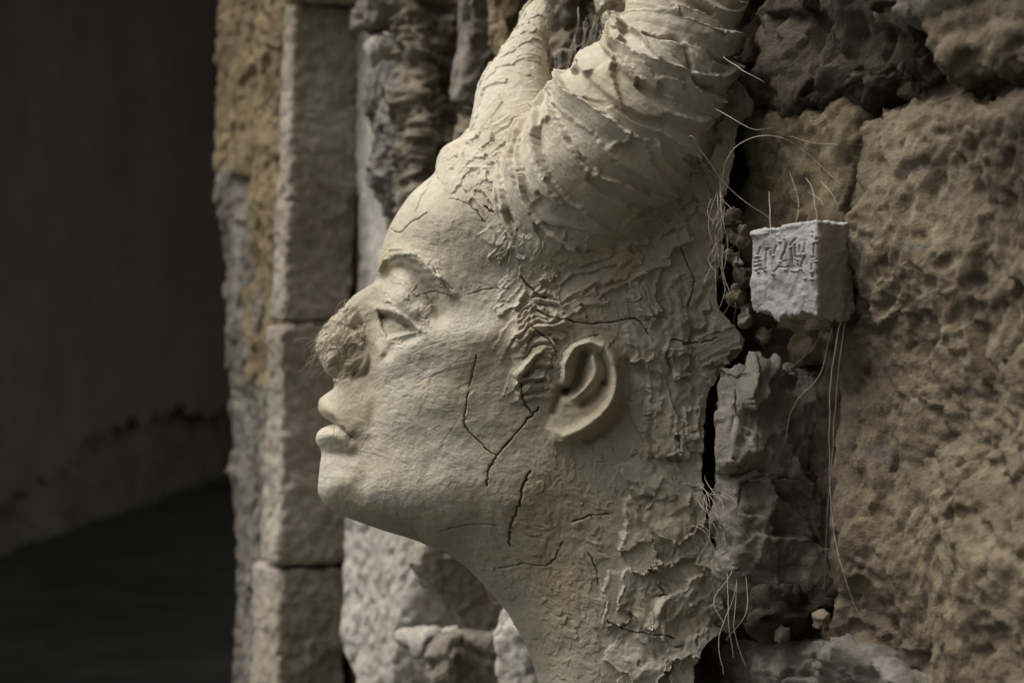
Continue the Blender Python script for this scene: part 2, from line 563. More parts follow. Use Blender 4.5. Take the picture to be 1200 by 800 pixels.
# below the chin
pstone(M_PALE, wall, 397, 476, 566, 598, 850, 1.66, r=.012, low=.004, facet=.002, facf=20, fine=.0012, pits=.002, seed=11)
pstone(M_PALE, wall, 462, 498, 560, 744, 766, 1.58, r=.008, low=.004, facet=.004, facf=40, seed=12, roll=-6)
pstone(M_SLAB, wall, 506, 524, 572, 618, 782, 1.55, r=.004, low=.003, facet=.003, facf=16, seed=13, pitch=-36, res=.0016, cuts=8, cut=(.8, .97), warp=.004)
pstone(M_GREY, wall, 497, 526, 650, 752, 860, 1.50, r=.016, low=.006, facet=.006, facf=22, seed=14)
pstone(M_PALE, wall, 580, 608, 700, 712, 860, 1.45, r=.014, low=.005, facet=.005, facf=22, seed=15)
pstone(M_GREY, wall, 560, 590, 700, 600, 704, 1.46, r=.014, low=.005, facet=.005, facf=22, seed=16)
# right of the head
pstone(M_BROWN, wall, 966, 1420, 1700, 56, 980, 0.832, r=.016, low=.0065, lowf=7, facet=.0036, facf=22, fine=.0020, finef=120, pits=.0020, seed=21, res=.0018, warp=.012, cuts=0)
pstone(M_BROWN, wall, 1085, 1420, 1700, -120, 50, 0.83, r=.018, low=.006, lowf=10, facet=.0035, facf=22, fine=.003, finef=90, pits=.0015, seed=22, res=.0024, cuts=5, cut=(.85, .98))
pstone(M_DARK, wall, 876, 1066, 1160, -70, 104, 1.012, r=.02, low=.010, lowf=16, facet=.006, facf=26, fine=.003, finef=70, pits=.0015, seed=23, cuts=7, cut=(.82, .97))
pstone(M_GREY, wall, 1000, 1150, 1240, -160, 0, 0.95, r=.012, low=.006, facet=.004, facf=26, seed=24)
pstone(M_OLIVE, wall, 860, 992, 1060, 106, 300, 1.062, r=.012, low=.006, lowf=16, facet=.003, facf=30, fine=.002, seed=25, cuts=5, cut=(.85, .97))
pstone(M_BROWN, wall, 838, 985, 1060, 302, 428, 1.10, r=.014, low=.008, facet=.006, facf=34, fine=.003, seed=26)
pstone(M_ROCK, wall, 820, 850, 1000, 430, 580, 1.10, r=.003, low=.005, lowf=24, facet=.0055, facf=20, fine=.0012, seed=27, res=.0012, cuts=20, cut=(.68, .96), warp=.006, pitch=7)
pstone(M_ROCK, wall, 834, 868, 1000, 548, 706, 1.098, r=.003, low=.005, lowf=20, facet=.005, facf=17, fine=.0012, seed=29, res=.0012, cuts=20, cut=(.7, .96), warp=.006, pitch=-5)
pstone(M_DARK, wall, 836, 905, 1010, 690, 760, 1.085, r=.012, low=.007, facet=.008, facf=34, seed=29)
pstone(M_SLATE, wall, 802, 1078, 1200, 790, 960, 1.0, r=.005, low=.005, strata=.010, strf=34, facet=.006, facf=24, seed=30, res=.0016, cuts=14, cut=(.78, .97))
k = 0
for (x, y, s) in [(856, 262, 13), (868, 285, 12), (858, 306, 12), (872, 325, 10), (862, 346, 12), (874, 366, 11), (893, 392, 10), (966, 728, 11), (905, 742, 9), (700, 22, 12), (668, 96, 11), (655, 70, 12), (676, 48, 10)]:
    dd = 1.085 if x > 800 else 1.36
    if x > 940:
        dd = 1.04
    k += 1
    pstone([M_GREY, M_DARK, M_BROWN][k % 3], wall, x - s * .75, x + s * .3, x + s * 1.4, y - s, y + s, dd, r=.003, low=.003, lowf=60, facet=.002, facf=90, fine=.001, finef=200, seed=40 + k, res=.0009, cuts=8, cut=(.65, .95), warp=.006)

# dressed pilaster
pil = empty('pilaster', tuple(at(330, 400, 1.85) + np.array((0, 0, GROUND_Z))), 'squared pale stone pilaster of stacked blocks with open joints', 'pilaster')
for (xl, xc, xr, yt, yb, tl, sd) in [(324, 338, 420, 2, 377, .040, 60), (308, 328, 413, 381, 664, .018, 61), (292, 322, 405, 667, 960, .018, 62)]:
    pstone(M_DRESS, pil, xl, xc, xr, yt, yb, 1.85, name='block', r=.005, low=.0022, lowf=22, fine=.0014, finef=120, facet=.0008, facf=40, pits=.0015, seed=sd, tilt=tl, warp=.003, cuts=0, res=.002)
pstone(M_DRESS, pil, 330, 348, 425, -160, -2, 1.83, name='block', r=.005, low=.002, facet=.001, seed=63, warp=.002, cuts=0)
# quoins beyond the pilaster
for (m, xl, xc, yt, yb, dep, sd) in [(M_OCHRE, 252, 338, -160, 192, 1.90, 70), (M_QUOIN, 261, 304, 186, 378, 1.985, 71), (M_OCHRE, 286, 334, 186, 392, 1.905, 72), (M_QUOIN, 268, 304, 372, 566, 1.98, 73), (M_OCHRE, 286, 326, 386, 456, 1.905, 74), (M_QUOIN, 286, 324, 448, 706, 1.905, 75), (M_QUOIN, 270, 304, 560, 708, 1.975, 76), (M_QUOIN, 270, 316, 700, 960, 1.92, 77)]:
    pstone(m, wall, xl, xc, xc + 90, yt, yb, dep, r=.006, low=.004, lowf=14, facet=.003, facf=30, fine=.002, finef=100, pits=.002, seed=sd, warp=.008, cuts=3, cut=(.9, .98))

# ------------------------------------------------------------------ clay head
Y0 = 1.20
MPX = K * Y0                                # metres per pixel in the head's mid plane
head_root = empty('clay_head_sculpture', tuple(at(840, 640, 1.2)), 'pale clay head in profile with rolled hair, chin raised, growing out of the stone wall', 'sculpture')
prof = [(812, 40), (780, 58), (700, 98), (648, 116), (600, 124), (566, 136), (549, 152), (540, 162), (522, 172), (514, 184), (511, 195), (507, 205), (484, 225), (466, 249), (454, 273), (446, 295), (443, 311), (441.5, 324), (439, 330), (432, 335),
        (415, 346), (401, 360), (385, 375), (374, 389), (369.5, 399), (370, 410), (375, 422), (381, 434), (388, 443), (391.5, 449), (390.5, 455), (384, 460), (376, 466), (373, 473), (374, 481), (379, 488), (387, 492.5), (391, 497), (384, 499.5), (376, 503), (371.5, 508), (370, 515),
        (372, 521), (376, 527), (377, 535), (375, 546), (373.5, 560), (372.5, 573), (375, 582), (380, 589), (392, 598.5), (408, 606.5), (431, 615), (450, 621.5), (470, 627.5), (485, 632), (499, 638), (526, 650.5), (550, 668), (571, 689.5), (592, 714), (609, 742), (622, 770), (630.5, 800), (636, 830), (640, 850)]
profd = catmull(prof, 10)
vv_ = profd[:, 1]
keep = np.concatenate([[True], vv_[1:] > np.maximum.accumulate(vv_)[:-1] + 1e-4])
profm = profd[keep]
back = [(862, 40), (862, 50), (851, 66), (851, 82), (869, 101), (885, 128), (882, 140), (867, 147), (860, 162), (856, 190), (846, 240), (844, 300), (838, 350), (852, 375), (872, 396), (868, 412), (842, 438), (828, 470), (822, 520), (821, 580), (830, 625), (848, 665), (860, 715), (846, 738), (822, 756), (812, 790), (806, 850)]
backd = catmull(back, 8)

ctrl = """505 215 35,525 215 68,560 215 93,600 215 106,680 215 118,780 215 108
476 250 44,495 250 72,530 250 97,580 250 109,680 250 120,457 290 42,475 290 68,510 290 92,560 290 107,620 290 115,700 290 122,790 290 110
450 312 30,463 310 62,487 316 86,516 330 100,560 335 107,620 340 116
440 334 14,452 331 34,466 340 62,490 350 82,512 362 94
424 349 13,438 352 20,446 352 32,456 350 50
405 365 13,420 369 20,434 372 25,443 374 31,452 370 55,468 366 73,485 372 84,502 382 93
385 386 14,400 390 24,418 394 28,434 396 33,378 404 16,391 411 28,408 414 34,424 412 36,440 404 42,453 410 58,475 408 80,500 405 97,540 405 116,590 400 124,640 390 126
386 430 18,400 434 30,417 431 36,431 436 42,450 440 62,475 440 82,510 440 102,560 440 118,620 440 124
396 452 20,405 456 34,425 460 48,450 470 65,480 480 84,520 490 101,570 490 114,640 490 121
381 471 20,391 479 36,406 486 46,413 511 50,378 513 24,390 517 38,402 519 45
383 535 24,400 540 42,430 530 61,460 530 77,500 540 94,560 550 110,620 560 117
382 564 27,395 570 43,420 574 62,455 580 80,500 588 95,560 594 106,620 596 112
392 590 24,412 597 40,440 606 54,480 618 62,520 632 66,580 640 84,640 640 104
540 655 38,570 675 50,610 690 68,655 690 98,720 680 116,600 712 36,630 735 62,660 740 92,710 740 110,632 790 30,650 800 66,690 800 100,740 800 112,800 800 112,780 700 116
700 350 126,760 350 116,720 450 124,780 450 114,800 550 112,720 560 120,830 300 104,840 500 100,840 400 104,820 640 108,860 120 70,800 120 84,720 130 92,600 150 80,560 170 60,535 190 48,850 720 104,650 160 96,760 600 118"""
cp = np.array([[float(x) for x in s.split()] for s in ctrl.replace('\n', ',').split(',')])


def tps(cp):
    n = len(cp)
    x = cp[:, :2] / 100
    r = np.linalg.norm(x[:, None] - x[None], axis=2)
    Kk = np.where(r > 0, r * r * np.log(np.maximum(r, 1e-9)), 0) + 0.002 * np.eye(n)
    Pm = np.hstack([np.ones((n, 1)), x])
    Am = np.zeros((n + 3, n + 3))
    Am[:n, :n] = Kk
    Am[:n, n:] = Pm
    Am[n:, :n] = Pm.T
    sol = np.linalg.solve(Am, np.concatenate([cp[:, 2], np.zeros(3)]))

    def f(U, V):
        u = np.stack([U.ravel(), V.ravel()], 1) / 100
        out = sol[n] + u @ sol[n + 1:]
        for i in range(n):
            rr = ((u - x[i]) ** 2).sum(1)
            out += sol[i] * 0.5 * rr * np.log(np.maximum(rr, 1e-12))
        return out.reshape(U.shape)
    return f


tpsf = tps(cp)
# ---- sculpting map in photo pixels (STEP px per cell)
STEP = 0.8
U0, V0 = 355.0, 35.0
NU, NV = int(545 / STEP), int(820 / STEP)
UU, VV = np.meshgrid(U0 + STEP * np.arange(NU), V0 + STEP * np.arange(NV))
UU = UU.astype(np.float32)
VV = VV.astype(np.float32)
cu, cv = UU[::6, ::6], VV[::6, ::6]


def bilin(M, u, v, u0=U0, v0=V0, st=STEP):
    x = np.clip((u - u0) / st, 0, M.shape[1] - 1.001)
    y = np.clip((v - v0) / st, 0, M.shape[0] - 1.001)
    i, j = x.astype(int), y.astype(int)
    a, b = x - i, y - j
    return (M[j, i] * (1 - a) + M[j, i + 1] * a) * (1 - b) + (M[j + 1, i] * (1 - a) + M[j + 1, i + 1] * a) * b


Hm = tpsf(UU[::2, ::2], VV[::2, ::2])
Hm = bilin(Hm, UU, VV, st=STEP * 2)


def win(M, poly, pad):
    P = np.array(poly)
    x0, x1 = P[:, 0].min() - pad, P[:, 0].max() + pad
    y0, y1 = P[:, 1].min() - pad, P[:, 1].max() + pad
    i0, i1 = max(0, int((x0 - U0) / STEP)), min(NU, int((x1 - U0) / STEP) + 2)
    j0, j1 = max(0, int((y0 - V0) / STEP)), min(NV, int((y1 - V0) / STEP) + 2)
    return np.s_[j0:j1, i0:i1]


def ridge(M, poly, w, h, smooth=True):
    P = catmull(poly, 6) if smooth and len(poly) > 2 else poly
    s = win(M, P, w * 3)
    d = polydist(UU[s], VV[s], P)
    M[s] += h * np.exp(-(d / w) ** 2)


def area(M, poly, h, soft):
    s = win(M, poly, soft * 2)
    d = polydist(UU[s], VV[s], poly, True) * np.where(inside(UU[s], VV[s], poly), 1, -1)
    M[s] += h * sstep(-soft, soft, d)


def blob(M, c, ru, rv, h):
    s = win(M, [c], max(ru, rv) * 3)
    M[s] += h * np.exp(-((UU[s] - c[0]) / ru) ** 2 - ((VV[s] - c[1]) / rv) ** 2)


# brow, socket, lids
ridge(Hm, [(447, 310), (456, 300), (470, 296), (488, 302), (505, 316), (519, 331), (528, 344)], 6, 6)
ridge(Hm, [(449, 326), (460, 315), (475, 315), (492, 331), (507, 350), (516, 368)], 8.5, -14)
ridge(Hm, [(446, 318), (456, 307), (470, 303), (487, 309)], 3, -3)
blob(Hm, (467, 349), 15, 17, 14)
blob(Hm, (486, 366), 12, 10, 7)
area(Hm, [(443, 363), (458, 367), (470, 372), (481, 380), (489, 387), (478, 389), (464, 392), (454, 396), (448, 386)], -12, 2.6)
ridge(Hm, [(449, 370), (460, 372), (471, 377), (480, 383)], 3.2, -9)
blob(Hm, (454, 374), 5, 7, -12)
blob(Hm, (470, 384), 6, 4, 3)
ridge(Hm, [(443, 362), (458, 364), (470, 369), (481, 377), (491, 387)], 3, 3.5)
ridge(Hm, [(455, 396), (466, 393), (484, 389)], 3.6, 1.2)
ridge(Hm, [(453, 416), (460, 406), (474, 400), (488, 394)], 6, -6)
ridge(Hm, [(437, 384), (440, 398), (447, 414)], 4.5, 5)
ridge(Hm, [(455, 420), (475, 405), (500, 394), (530, 389), (572, 390)], 17, 5)
ridge(Hm, [(440, 458), (475, 445), (520, 440), (560, 445)], 20, -3)
blob(Hm, (648, 272), 52, 34, 24)
blob(Hm, (720, 262), 50, 34, 14)
# nose wing and nostril
ridge(Hm, [(428, 400), (435, 416), (430, 436), (415, 445)], 4, -5)
blob(Hm, (412, 424), 11, 11, 5)
area(Hm, [(386, 434), (398, 428), (410, 434), (408, 444), (394, 445)], -7, 3)
ridge(Hm, [(434, 446), (441, 466), (436, 496)], 9, -4)
# mouth
ridge(Hm, [(386, 492.5), (398, 500), (412, 512)], 1.6, -7)
blob(Hm, (414, 514), 8, 8, -3)
ridge(Hm, [(380, 474), (393, 488), (409, 507)], 6, 4)
ridge(Hm, [(374, 513), (387, 510), (401, 513), (412, 520)], 7, 5)
ridge(Hm, [(378, 531), (393, 532), (412, 534)], 6, -5)
blob(Hm, (395, 566), 18, 16, 4)
ridge(Hm, [(425, 520), (432, 545), (425, 565)], 12, -4)
# jaw edge
ridge(Hm, [(430, 594), (480, 605), (540, 610), (590, 600), (625, 570), (640, 530)], 22, 2)
blob(Hm, (500, 475), 55, 45, 5)
blob(Hm, (540, 560), 70, 30, 3)
# ear
ear_out = [(657, 450), (659, 424), (671, 403), (691, 396), (711, 402), (725, 420), (729, 447), (723, 474), (708, 493), (686, 507), (667, 521), (648, 520), (640, 503), (646, 487)]
s_ = win(Hm, ear_out, 20)
d_ = polydist(UU[s_], VV[s_], ear_out, True) * np.where(inside(UU[s_], VV[s_], ear_out), 1, -1)
Hm[s_] += sstep(-2.5, 4.5, d_) * (7 + 14 * sstep(645, 725, UU[s_]))
ridge(Hm, [(662, 453), (661, 427), (673, 407), (691, 401), (708, 407), (719, 424), (722, 447), (716, 470), (702, 487), (683, 501), (664, 511)], 6, 10)
ridge(Hm, [(685, 415), (681, 430), (676, 448), (664, 458)], 6.5, -21)
blob(Hm, (661, 457), 6, 6, -20)
ridge(Hm, [(655, 466), (650, 482)], 4, -11, False)
ridge(Hm, [(694, 418), (698, 436), (688, 452), (673, 466)], 3.8, 7)
ridge(Hm, [(706, 448), (698, 464), (684, 472)], 5, -10)
ridge(Hm, [(705, 414), (711, 432), (709, 450)], 4, -8)
blob(Hm, (656, 507), 12, 10, 5)
ridge(Hm, [(733, 425), (737, 450), (730, 478), (712, 500), (690, 515)], 6, -7)

# ---- stroke relief map
T = np.zeros_like(UU)
nt = fbm(np.stack([a.ravel() for a in np.meshgrid(np.arange(256) / 14, np.arange(256) / 14)] + [np.zeros(65536)], 1), 1, 4, 0.6).reshape(256, 256)


def dab(T, cx, cy, ang, L, W, h, st=STEP, u0=U0, v0=V0, bend=0.0, rough=1.0, keepk=0.6, shingle=0.0):
    R = 0.55 * math.hypot(L, W) + 4
    i0, i1 = max(0, int((cx - R - u0) / st)), min(T.shape[1], int((cx + R - u0) / st))
    j0, j1 = max(0, int((cy - R - v0) / st)), min(T.shape[0], int((cy + R - v0) / st))
    if i1 - i0 < 3 or j1 - j0 < 3:
        return
    X, Y = np.meshgrid(u0 + st * np.arange(i0, i1) - cx, v0 + st * np.arange(j0, j1) - cy)
    ca, sa = math.cos(ang), math.sin(ang)
    a = X * ca + Y * sa
    b = -X * sa + Y * ca
    b = b + bend * a * a / max(L, 1)
    o1, o2 = rng.integers(0, 256, 2)
    J = (np.arange(j0, j1) + o1) % 256
    I = (np.arange(i0, i1) + o2) % 256
    n1 = nt[np.ix_(J, I)]
    n2 = nt[np.ix_((J * 2 + 40) % 256, (I * 2 + 90) % 256)]
    ea = L / 2 - np.abs(a) + n1 * 8 * rough + n2 * 1.2 * rough - 0.25 * np.abs(b)
    eb = W / 2 - np.abs(b) + n1 * 3 * rough
    m = sstep(-0.4, 1.4, ea) * sstep(-0.4, 1.6, eb)
    if m.sum() < 2:
        return
    st1 = nt[(np.floor((b + 60) * 2.2).astype(int)) % 256, int(o1)]
    p = h * (0.2 + 0.7 * (a / L + 0.5)) + h * 0.09 * st1
    p += shingle * h * np.clip(b / W, -.5, .5)
    p += (0.30 if not shingle else 0.18) * h * np.exp(-((eb - 1.6) / 1.5) ** 2) * (0.6 + n2)
    p += 0.45 * h * np.exp(-((ea - 1.8) / 1.9) ** 2) * (a > 0) * (0.6 + 1.2 * n2)
    sub = T[j0:j1, i0:i1]
    base = (sub * m).sum() / m.sum() * keepk
    T[j0:j1, i0:i1] = sub * (1 - m) + (base + p) * m


def dabs(T, poly, n, angf, Ls, Ws, hs_, st=STEP, u0=U0, v0=V0, bend=0.0, rough=1.0, spread=0.25, bendc=0.0, shingle=0.0):
    P = np.array(poly, float)
    lo, hi = P.min(0), P.max(0)
    k = 0
    while k < n:
        c = lo + rng.random(2) * (hi - lo)
        if not inside(np.array([c[0]]), np.array([c[1]]), poly)[0]:
            continue
        k += 1
        dab(T, c[0], c[1], angf(*c) + rng.normal() * spread, rng.uniform(*Ls), rng.uniform(*Ws), rng.uniform(*hs_), st, u0, v0, bendc + bend * rng.normal(), rough, shingle=shingle)


FACE = [(440, 215), (520, 200), (580, 240), (600, 320), (606, 400), (615, 470), (635, 520), (640, 600), (600, 640), (480, 640), (360, 600), (360, 330)]
HAIRLINE = [(560, 180), (620, 170), (690, 240), (690, 330), (665, 400), (655, 440), (648, 470), (618, 470), (604, 400), (600, 320), (588, 250)]
TOPHAIR = [(505, 205), (515, 170), (560, 130), (650, 120), (660, 200), (590, 225), (540, 215)]
BACK = [(735, 60), (890, 60), (890, 160), (850, 260), (850, 360), (880, 400), (835, 450), (830, 560), (745, 560), (740, 400), (770, 250)]
NECKR = [(738, 560), (835, 550), (835, 620), (870, 700), (850, 760), (820, 800), (815, 850), (735, 850), (722, 720), (728, 640)]
NECKS = [(560, 640), (640, 520), (745, 480), (745, 560), (700, 600), (700, 850), (620, 850), (560, 690)]
BEHIND = [(600, 300), (760, 250), (765, 560), (735, 560), (735, 400), (690, 385), (640, 400), (610, 380)]
dabs(T, FACE, 900, lambda u, v: math.atan2(v - 470, u - 330) + math.pi / 2 * (v < 330), (18, 60), (6, 15), (.18, .5), rough=.5, spread=.6)
dabs(T, NECKS, 320, lambda u, v: 0.9 + 0.4 * math.sin(u * .05), (14, 40), (5, 12), (.5, 1.4), rough=.8, spread=.7)
dabs(T, BEHIND, 130, lambda u, v: 1.1, (24, 70), (12, 28), (.6, 1.7), spread=.6)
dabs(T, BACK, 62, lambda u, v: 1.45, (40, 90), (14, 30), (5, 12), spread=.22, rough=.8, shingle=.5)
dabs(T, NECKR, 40, lambda u, v: 1.3 + .3 * math.sin(v * .03), (40, 80), (26, 52), (6, 12), spread=.45, rough=.8, shingle=.4)
dabs(T, HAIRLINE, 56, lambda u, v: -1.0 if v < 300 else -0.35 - 0.004 * (v - 300), (40, 85), (11, 22), (2.5, 5.2), bend=.3, spread=.2, rough=.6, shingle=.5)
LOCKS = [(604, 350), (650, 345), (646, 385), (638, 420), (636, 465), (615, 470)]
for kx in range(19):
    y_ = 338 + 7.2 * kx + rng.normal() * 2
    x_ = 604 + 0.05 * (y_ - 340) + rng.normal() * 3
    le_ = rng.uniform(.75, 1.2) * (46 if y_ < 430 else 34)
    up_ = rng.uniform(.55, .95)
    cur = [(x_, y_), (x_ + le_ * .22, y_ - le_ * .32 * up_), (x_ + le_ * .55, y_ - le_ * .52 * up_), (x_ + le_ * .95, y_ - le_ * .48 * up_), (x_ + le_ * 1.15, y_ - le_ * .3 * up_)]
    ridge(T, cur, rng.uniform(3, 5.2), rng.uniform(2.5, 5))
    ridge(T, [(a_ + 3, b_ + 5.5) for a_, b_ in cur[:-1]], rng.uniform(1.2, 2.2), -rng.uniform(2, 4.5))
arc = catmull([(604, 215), (618, 262), (650, 296), (700, 300), (748, 276), (785, 235)], 10)
for kx in range(15):
    i_ = int(rng.integers(4, len(arc) - 4))
    tg = arc[i_ + 3] - arc[i_ - 3]
    nn_ = np.array((-tg[1], tg[0])) / np.linalg.norm(tg)
    c_ = arc[i_] + nn_ * rng.uniform(-8, 34)
    dab(T, c_[0], c_[1], math.atan2(tg[1], tg[0]) + rng.normal() * .12, rng.uniform(60, 115), rng.uniform(9, 20), rng.uniform(3.5, 6.5), bend=-.3, rough=.6, shingle=.9)
q = np.stack([UU.ravel(), VV.ravel(), np.full(UU.size, 2.0)], 1)
lum = (6 * fbm(q, 1 / 38, 3)).reshape(UU.shape)
for pl in (BACK, NECKR):
    s_ = win(T, pl, 12)
    d_ = polydist(UU[s_], VV[s_], pl, True) * np.where(inside(UU[s_], VV[s_], pl), 1, -1)
    T[s_] += lum[s_] * sstep(-10, 25, d_)
for kx in range(34):
    t_ = rng.random()
    dab(T, 598 + 52 * t_ + rng.normal() * 6, 245 + rng.normal() * 38, -1.15 + rng.normal() * .12, rng.uniform(60, 110), rng.uniform(7, 14), rng.uniform(2.5, 5), bend=.3)
dabs(T, TOPHAIR, 60, lambda u, v: -0.5, (28, 60), (10, 18), (2, 4.5), spread=.3)
for pl, n in ((BACK, 26), (NECKR, 18), (BEHIND, 16), (HAIRLINE, 14)):
    dabs(T, pl, n, lambda u, v: 1.4, (5, 14), (3, 7), (2, 4.5), spread=1.0)
dab(T, 752, 652, 1.2, 44, 40, 7)
dab(T, 838, 405, -0.5, 60, 34, 9)

EYE = [(440, 330), (470, 320), (505, 350), (510, 385), (490, 400), (455, 415), (440, 400)]
dabs(T, EYE, 46, lambda u, v: 0.7, (8, 24), (4, 9), (.5, 1.4), spread=.7, rough=.7)
# raking comb marks on the cheek
for kx in range(12):
    c0 = rng.uniform((450, 400), (540, 440))
    ridge(T, [(c0[0] - 28, c0[1] + 13), (c0[0], c0[1]), (c0[0] + 34, c0[1] - 8)], rng.uniform(.8, 1.5), rng.choice([-1, 1]) * rng.uniform(.15, .4))
for kx in range(26):
    c0 = rng.uniform((420, 440), (600, 610))
    an = rng.normal() * .5 - .6
    le = rng.uniform(8, 26)
    ridge(T, [(c0[0] - le * math.cos(an), c0[1] - le * math.sin(an)), (c0[0] + le * math.cos(an), c0[1] + le * math.sin(an))], rng.uniform(.6, 1.1), rng.choice([-1, 1]) * rng.uniform(.12, .3), False)
# brow scrapes
for kx in range(26):
    t_ = rng.random()
    pb = catmull([(447, 310), (456, 300), (470, 296), (488, 302), (505, 316), (519, 331), (528, 344)], 20)
    c0 = pb[int(t_ * 119)] + rng.normal(size=2) * 2.5
    an = math.atan2(*(pb[min(119, int(t_ * 119) + 2)] - pb[int(t_ * 119)])[::-1]) + rng.normal() * .3
    ridge(T, [(c0[0] - 7 * math.cos(an), c0[1] - 7 * math.sin(an)), (c0[0] + 7 * math.cos(an), c0[1] + 7 * math.sin(an))], 1.1, rng.choice([-1, 1.2]) * rng.uniform(.8, 1.8), False)

# bend the strokes so that no edge runs straight
q = np.stack([UU.ravel(), VV.ravel(), np.full(UU.size, 4.0)], 1)
wm = sstep(560, 640, UU)
wu = (6.5 * fbm(q, 1 / 26, 3)).reshape(UU.shape) * wm
wv = (6.5 * fbm(q + 40, 1 / 26, 3)).reshape(UU.shape) * wm
T = bilin(T, UU + wu, VV + wv).astype(np.float32)
# overall small unevenness
q = np.stack([UU.ravel(), VV.ravel(), np.zeros(UU.size)], 1)
T += (1.3 * fbm(q, 1 / 34, 3) + 0.30 * fbm(q, 1 / 7, 3)).reshape(UU.shape)

# nose tip: torn, fibrous clay
NOSE = [(364, 390), (380, 372), (404, 355), (424, 366), (428, 392), (427, 425), (416, 444), (392, 447), (374, 432)]
s_ = win(T, NOSE, 8)
d_ = polydist(UU[s_], VV[s_], NOSE, True) * np.where(inside(UU[s_], VV[s_], NOSE), 1, -1)
mk = sstep(-1.5, 2.5, d_ + 3 * nt[:d_.shape[0], :d_.shape[1]])
q = np.stack([UU[s_].ravel(), VV[s_].ravel(), np.zeros(mk.size)], 1)
cv_, ce_ = cells(q, 1 / 13, 4)
qq = np.stack([q[:, 0] * .8 + q[:, 1] * .6, (-q[:, 0] * .6 + q[:, 1] * .8) * .35, q[:, 2]], 1)
nz_ = -1.5 + 3.4 * np.clip(cv_, -1, 1) + 4.2 * fbm(qq, 1 / 15, 3, .5, ridged=True) + 0.6 * fbm(q, 1 / 4, 2)
T[s_] += mk * (nz_.reshape(mk.shape) - 1.5)
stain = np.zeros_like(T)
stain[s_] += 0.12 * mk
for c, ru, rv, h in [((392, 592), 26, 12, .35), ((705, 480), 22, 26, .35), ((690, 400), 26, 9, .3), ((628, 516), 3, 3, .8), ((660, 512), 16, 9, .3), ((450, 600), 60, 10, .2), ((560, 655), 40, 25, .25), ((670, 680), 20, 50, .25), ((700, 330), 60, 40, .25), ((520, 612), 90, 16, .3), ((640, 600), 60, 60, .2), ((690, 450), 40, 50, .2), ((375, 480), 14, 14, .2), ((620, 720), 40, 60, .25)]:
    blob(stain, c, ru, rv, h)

# cracks
cracks = [([(506, 211), (491, 237), (487, 250)], .9, 4), ([(458, 268), (469, 273), (481, 261), (502, 249)], .9, 4), ([(527, 232), (550, 240), (568, 261)], .8, 3),
          ([(558, 416), (551, 448), (544, 487), (546, 500), (564, 520), (582, 534)], 1.0, 6), ([(632, 477), (621, 489), (600, 513), (582, 534), (572, 552), (570, 568)], 1.4, 9),
          ([(620, 552), (611, 575), (608, 594), (598, 617), (597, 637)], 1.6, 10), ([(631, 365), (654, 374), (702, 379), (744, 374), (759, 391)], 1.3, 7),
          ([(609, 447), (614, 470), (624, 485)], 1.2, 7), ([(671, 611), (693, 604), (713, 602)], 1.2, 6), ([(515, 622), (541, 616), (584, 614)], .9, 5), ([(585, 665), (620, 661), (641, 662), (652, 650), (660, 633)], 1.0, 6),
          ([(690, 647), (699, 668), (701, 686)], 1.0, 6), ([(568, 243), (580, 250), (607, 262), (617, 262), (631, 250)], 1.2, 7), ([(611, 324), (628, 343), (640, 350)], 1.2, 7), ([(620, 380), (645, 400), (652, 412)], 1.1, 6),
          ([(548, 345), (575, 338), (600, 340)], .7, 2.5), ([(495, 345), (510, 341), (520, 344), (529, 347)], .9, 4), ([(655, 445), (657, 425), (668, 404), (700, 391)], .9, 5),
          ([(483, 620), (495, 634)], .8, 3), ([(790, 745), (740, 738), (712, 725)], 1.3, 7), ([(800, 290), (812, 330), (806, 360)], 1.1, 6), ([(785, 398), (815, 402), (838, 396)], 1.3, 7)]
for P, w, dep in cracks:
    P = catmull(P, 7)
    P = P + rng.normal(size=P.shape) * 0.7
    s_ = win(T, P, 6)
    d_ = polydist(UU[s_], VV[s_], P)
    ww = w * (0.55 + 0.35 * bilin(nt, UU[s_] * 1.3 % 250, VV[s_] * 1.3 % 250, 0, 0, 1))
    T[s_] -= dep * 1.2 * (1 - sstep(ww * .35, ww * 1.1, d_))

# ---- the head surface itself
NR, NCOL = 985, 640
v_r = np.linspace(42, 842, NR)
xf = np.interp(v_r, profm[:, 1], profm[:, 0])
xb = np.interp(v_r, backd[:, 1], backd[:, 0])
e1 = np.stack([v_r, v_r * 0, v_r * 0], 1)
xb = xb + 2.6 * fbm(e1, 1 / 18, 4, .6)
cc = np.linspace(0, 1, NCOL) ** 1.35
Ug = xf[:, None] + (xb - xf)[:, None] * cc[None]
Vg = np.repeat(v_r[:, None], NCOL, 1)
dc = polydist(UU[::2, ::2], VV[::2, ::2], profd[::3])
dg = bilin(dc, Ug, Vg, st=STEP * 2)
dg = np.minimum(dg, (Ug - xf[:, None]))
dg[:, 0] = 0
Rr = np.interp(v_r, [40, 150, 210, 300, 330, 345, 440, 455, 530, 560, 600, 660, 850], [40, 30, 22, 18, 12, 10, 10, 11, 11, 16, 22, 30, 34])[:, None]
ef = np.sqrt(np.maximum(0, 1 - (1 - np.clip(dg / Rr, 0, 1)) ** 2))
Hg = np.maximum(bilin(Hm, Ug, Vg), 7) * ef
P = at(Ug, Vg, Y0 - Hg * MPX)
du = np.gradient(P, axis=1)
dv = np.gradient(P, axis=0)
Nrm = np.cross(dv, du)
Nrm /= np.maximum(np.linalg.norm(Nrm, axis=2, keepdims=True), 1e-12)
sg = np.sign((Nrm * np.array((0, -1, 0))).sum(2).mean())
Nrm *= sg
Tg = bilin(T, Ug, Vg) * (0.35 + 0.65 * ef)
P = P + Nrm * (Tg * MPX)[..., None]
Sg = bilin(stain, Ug, Vg)
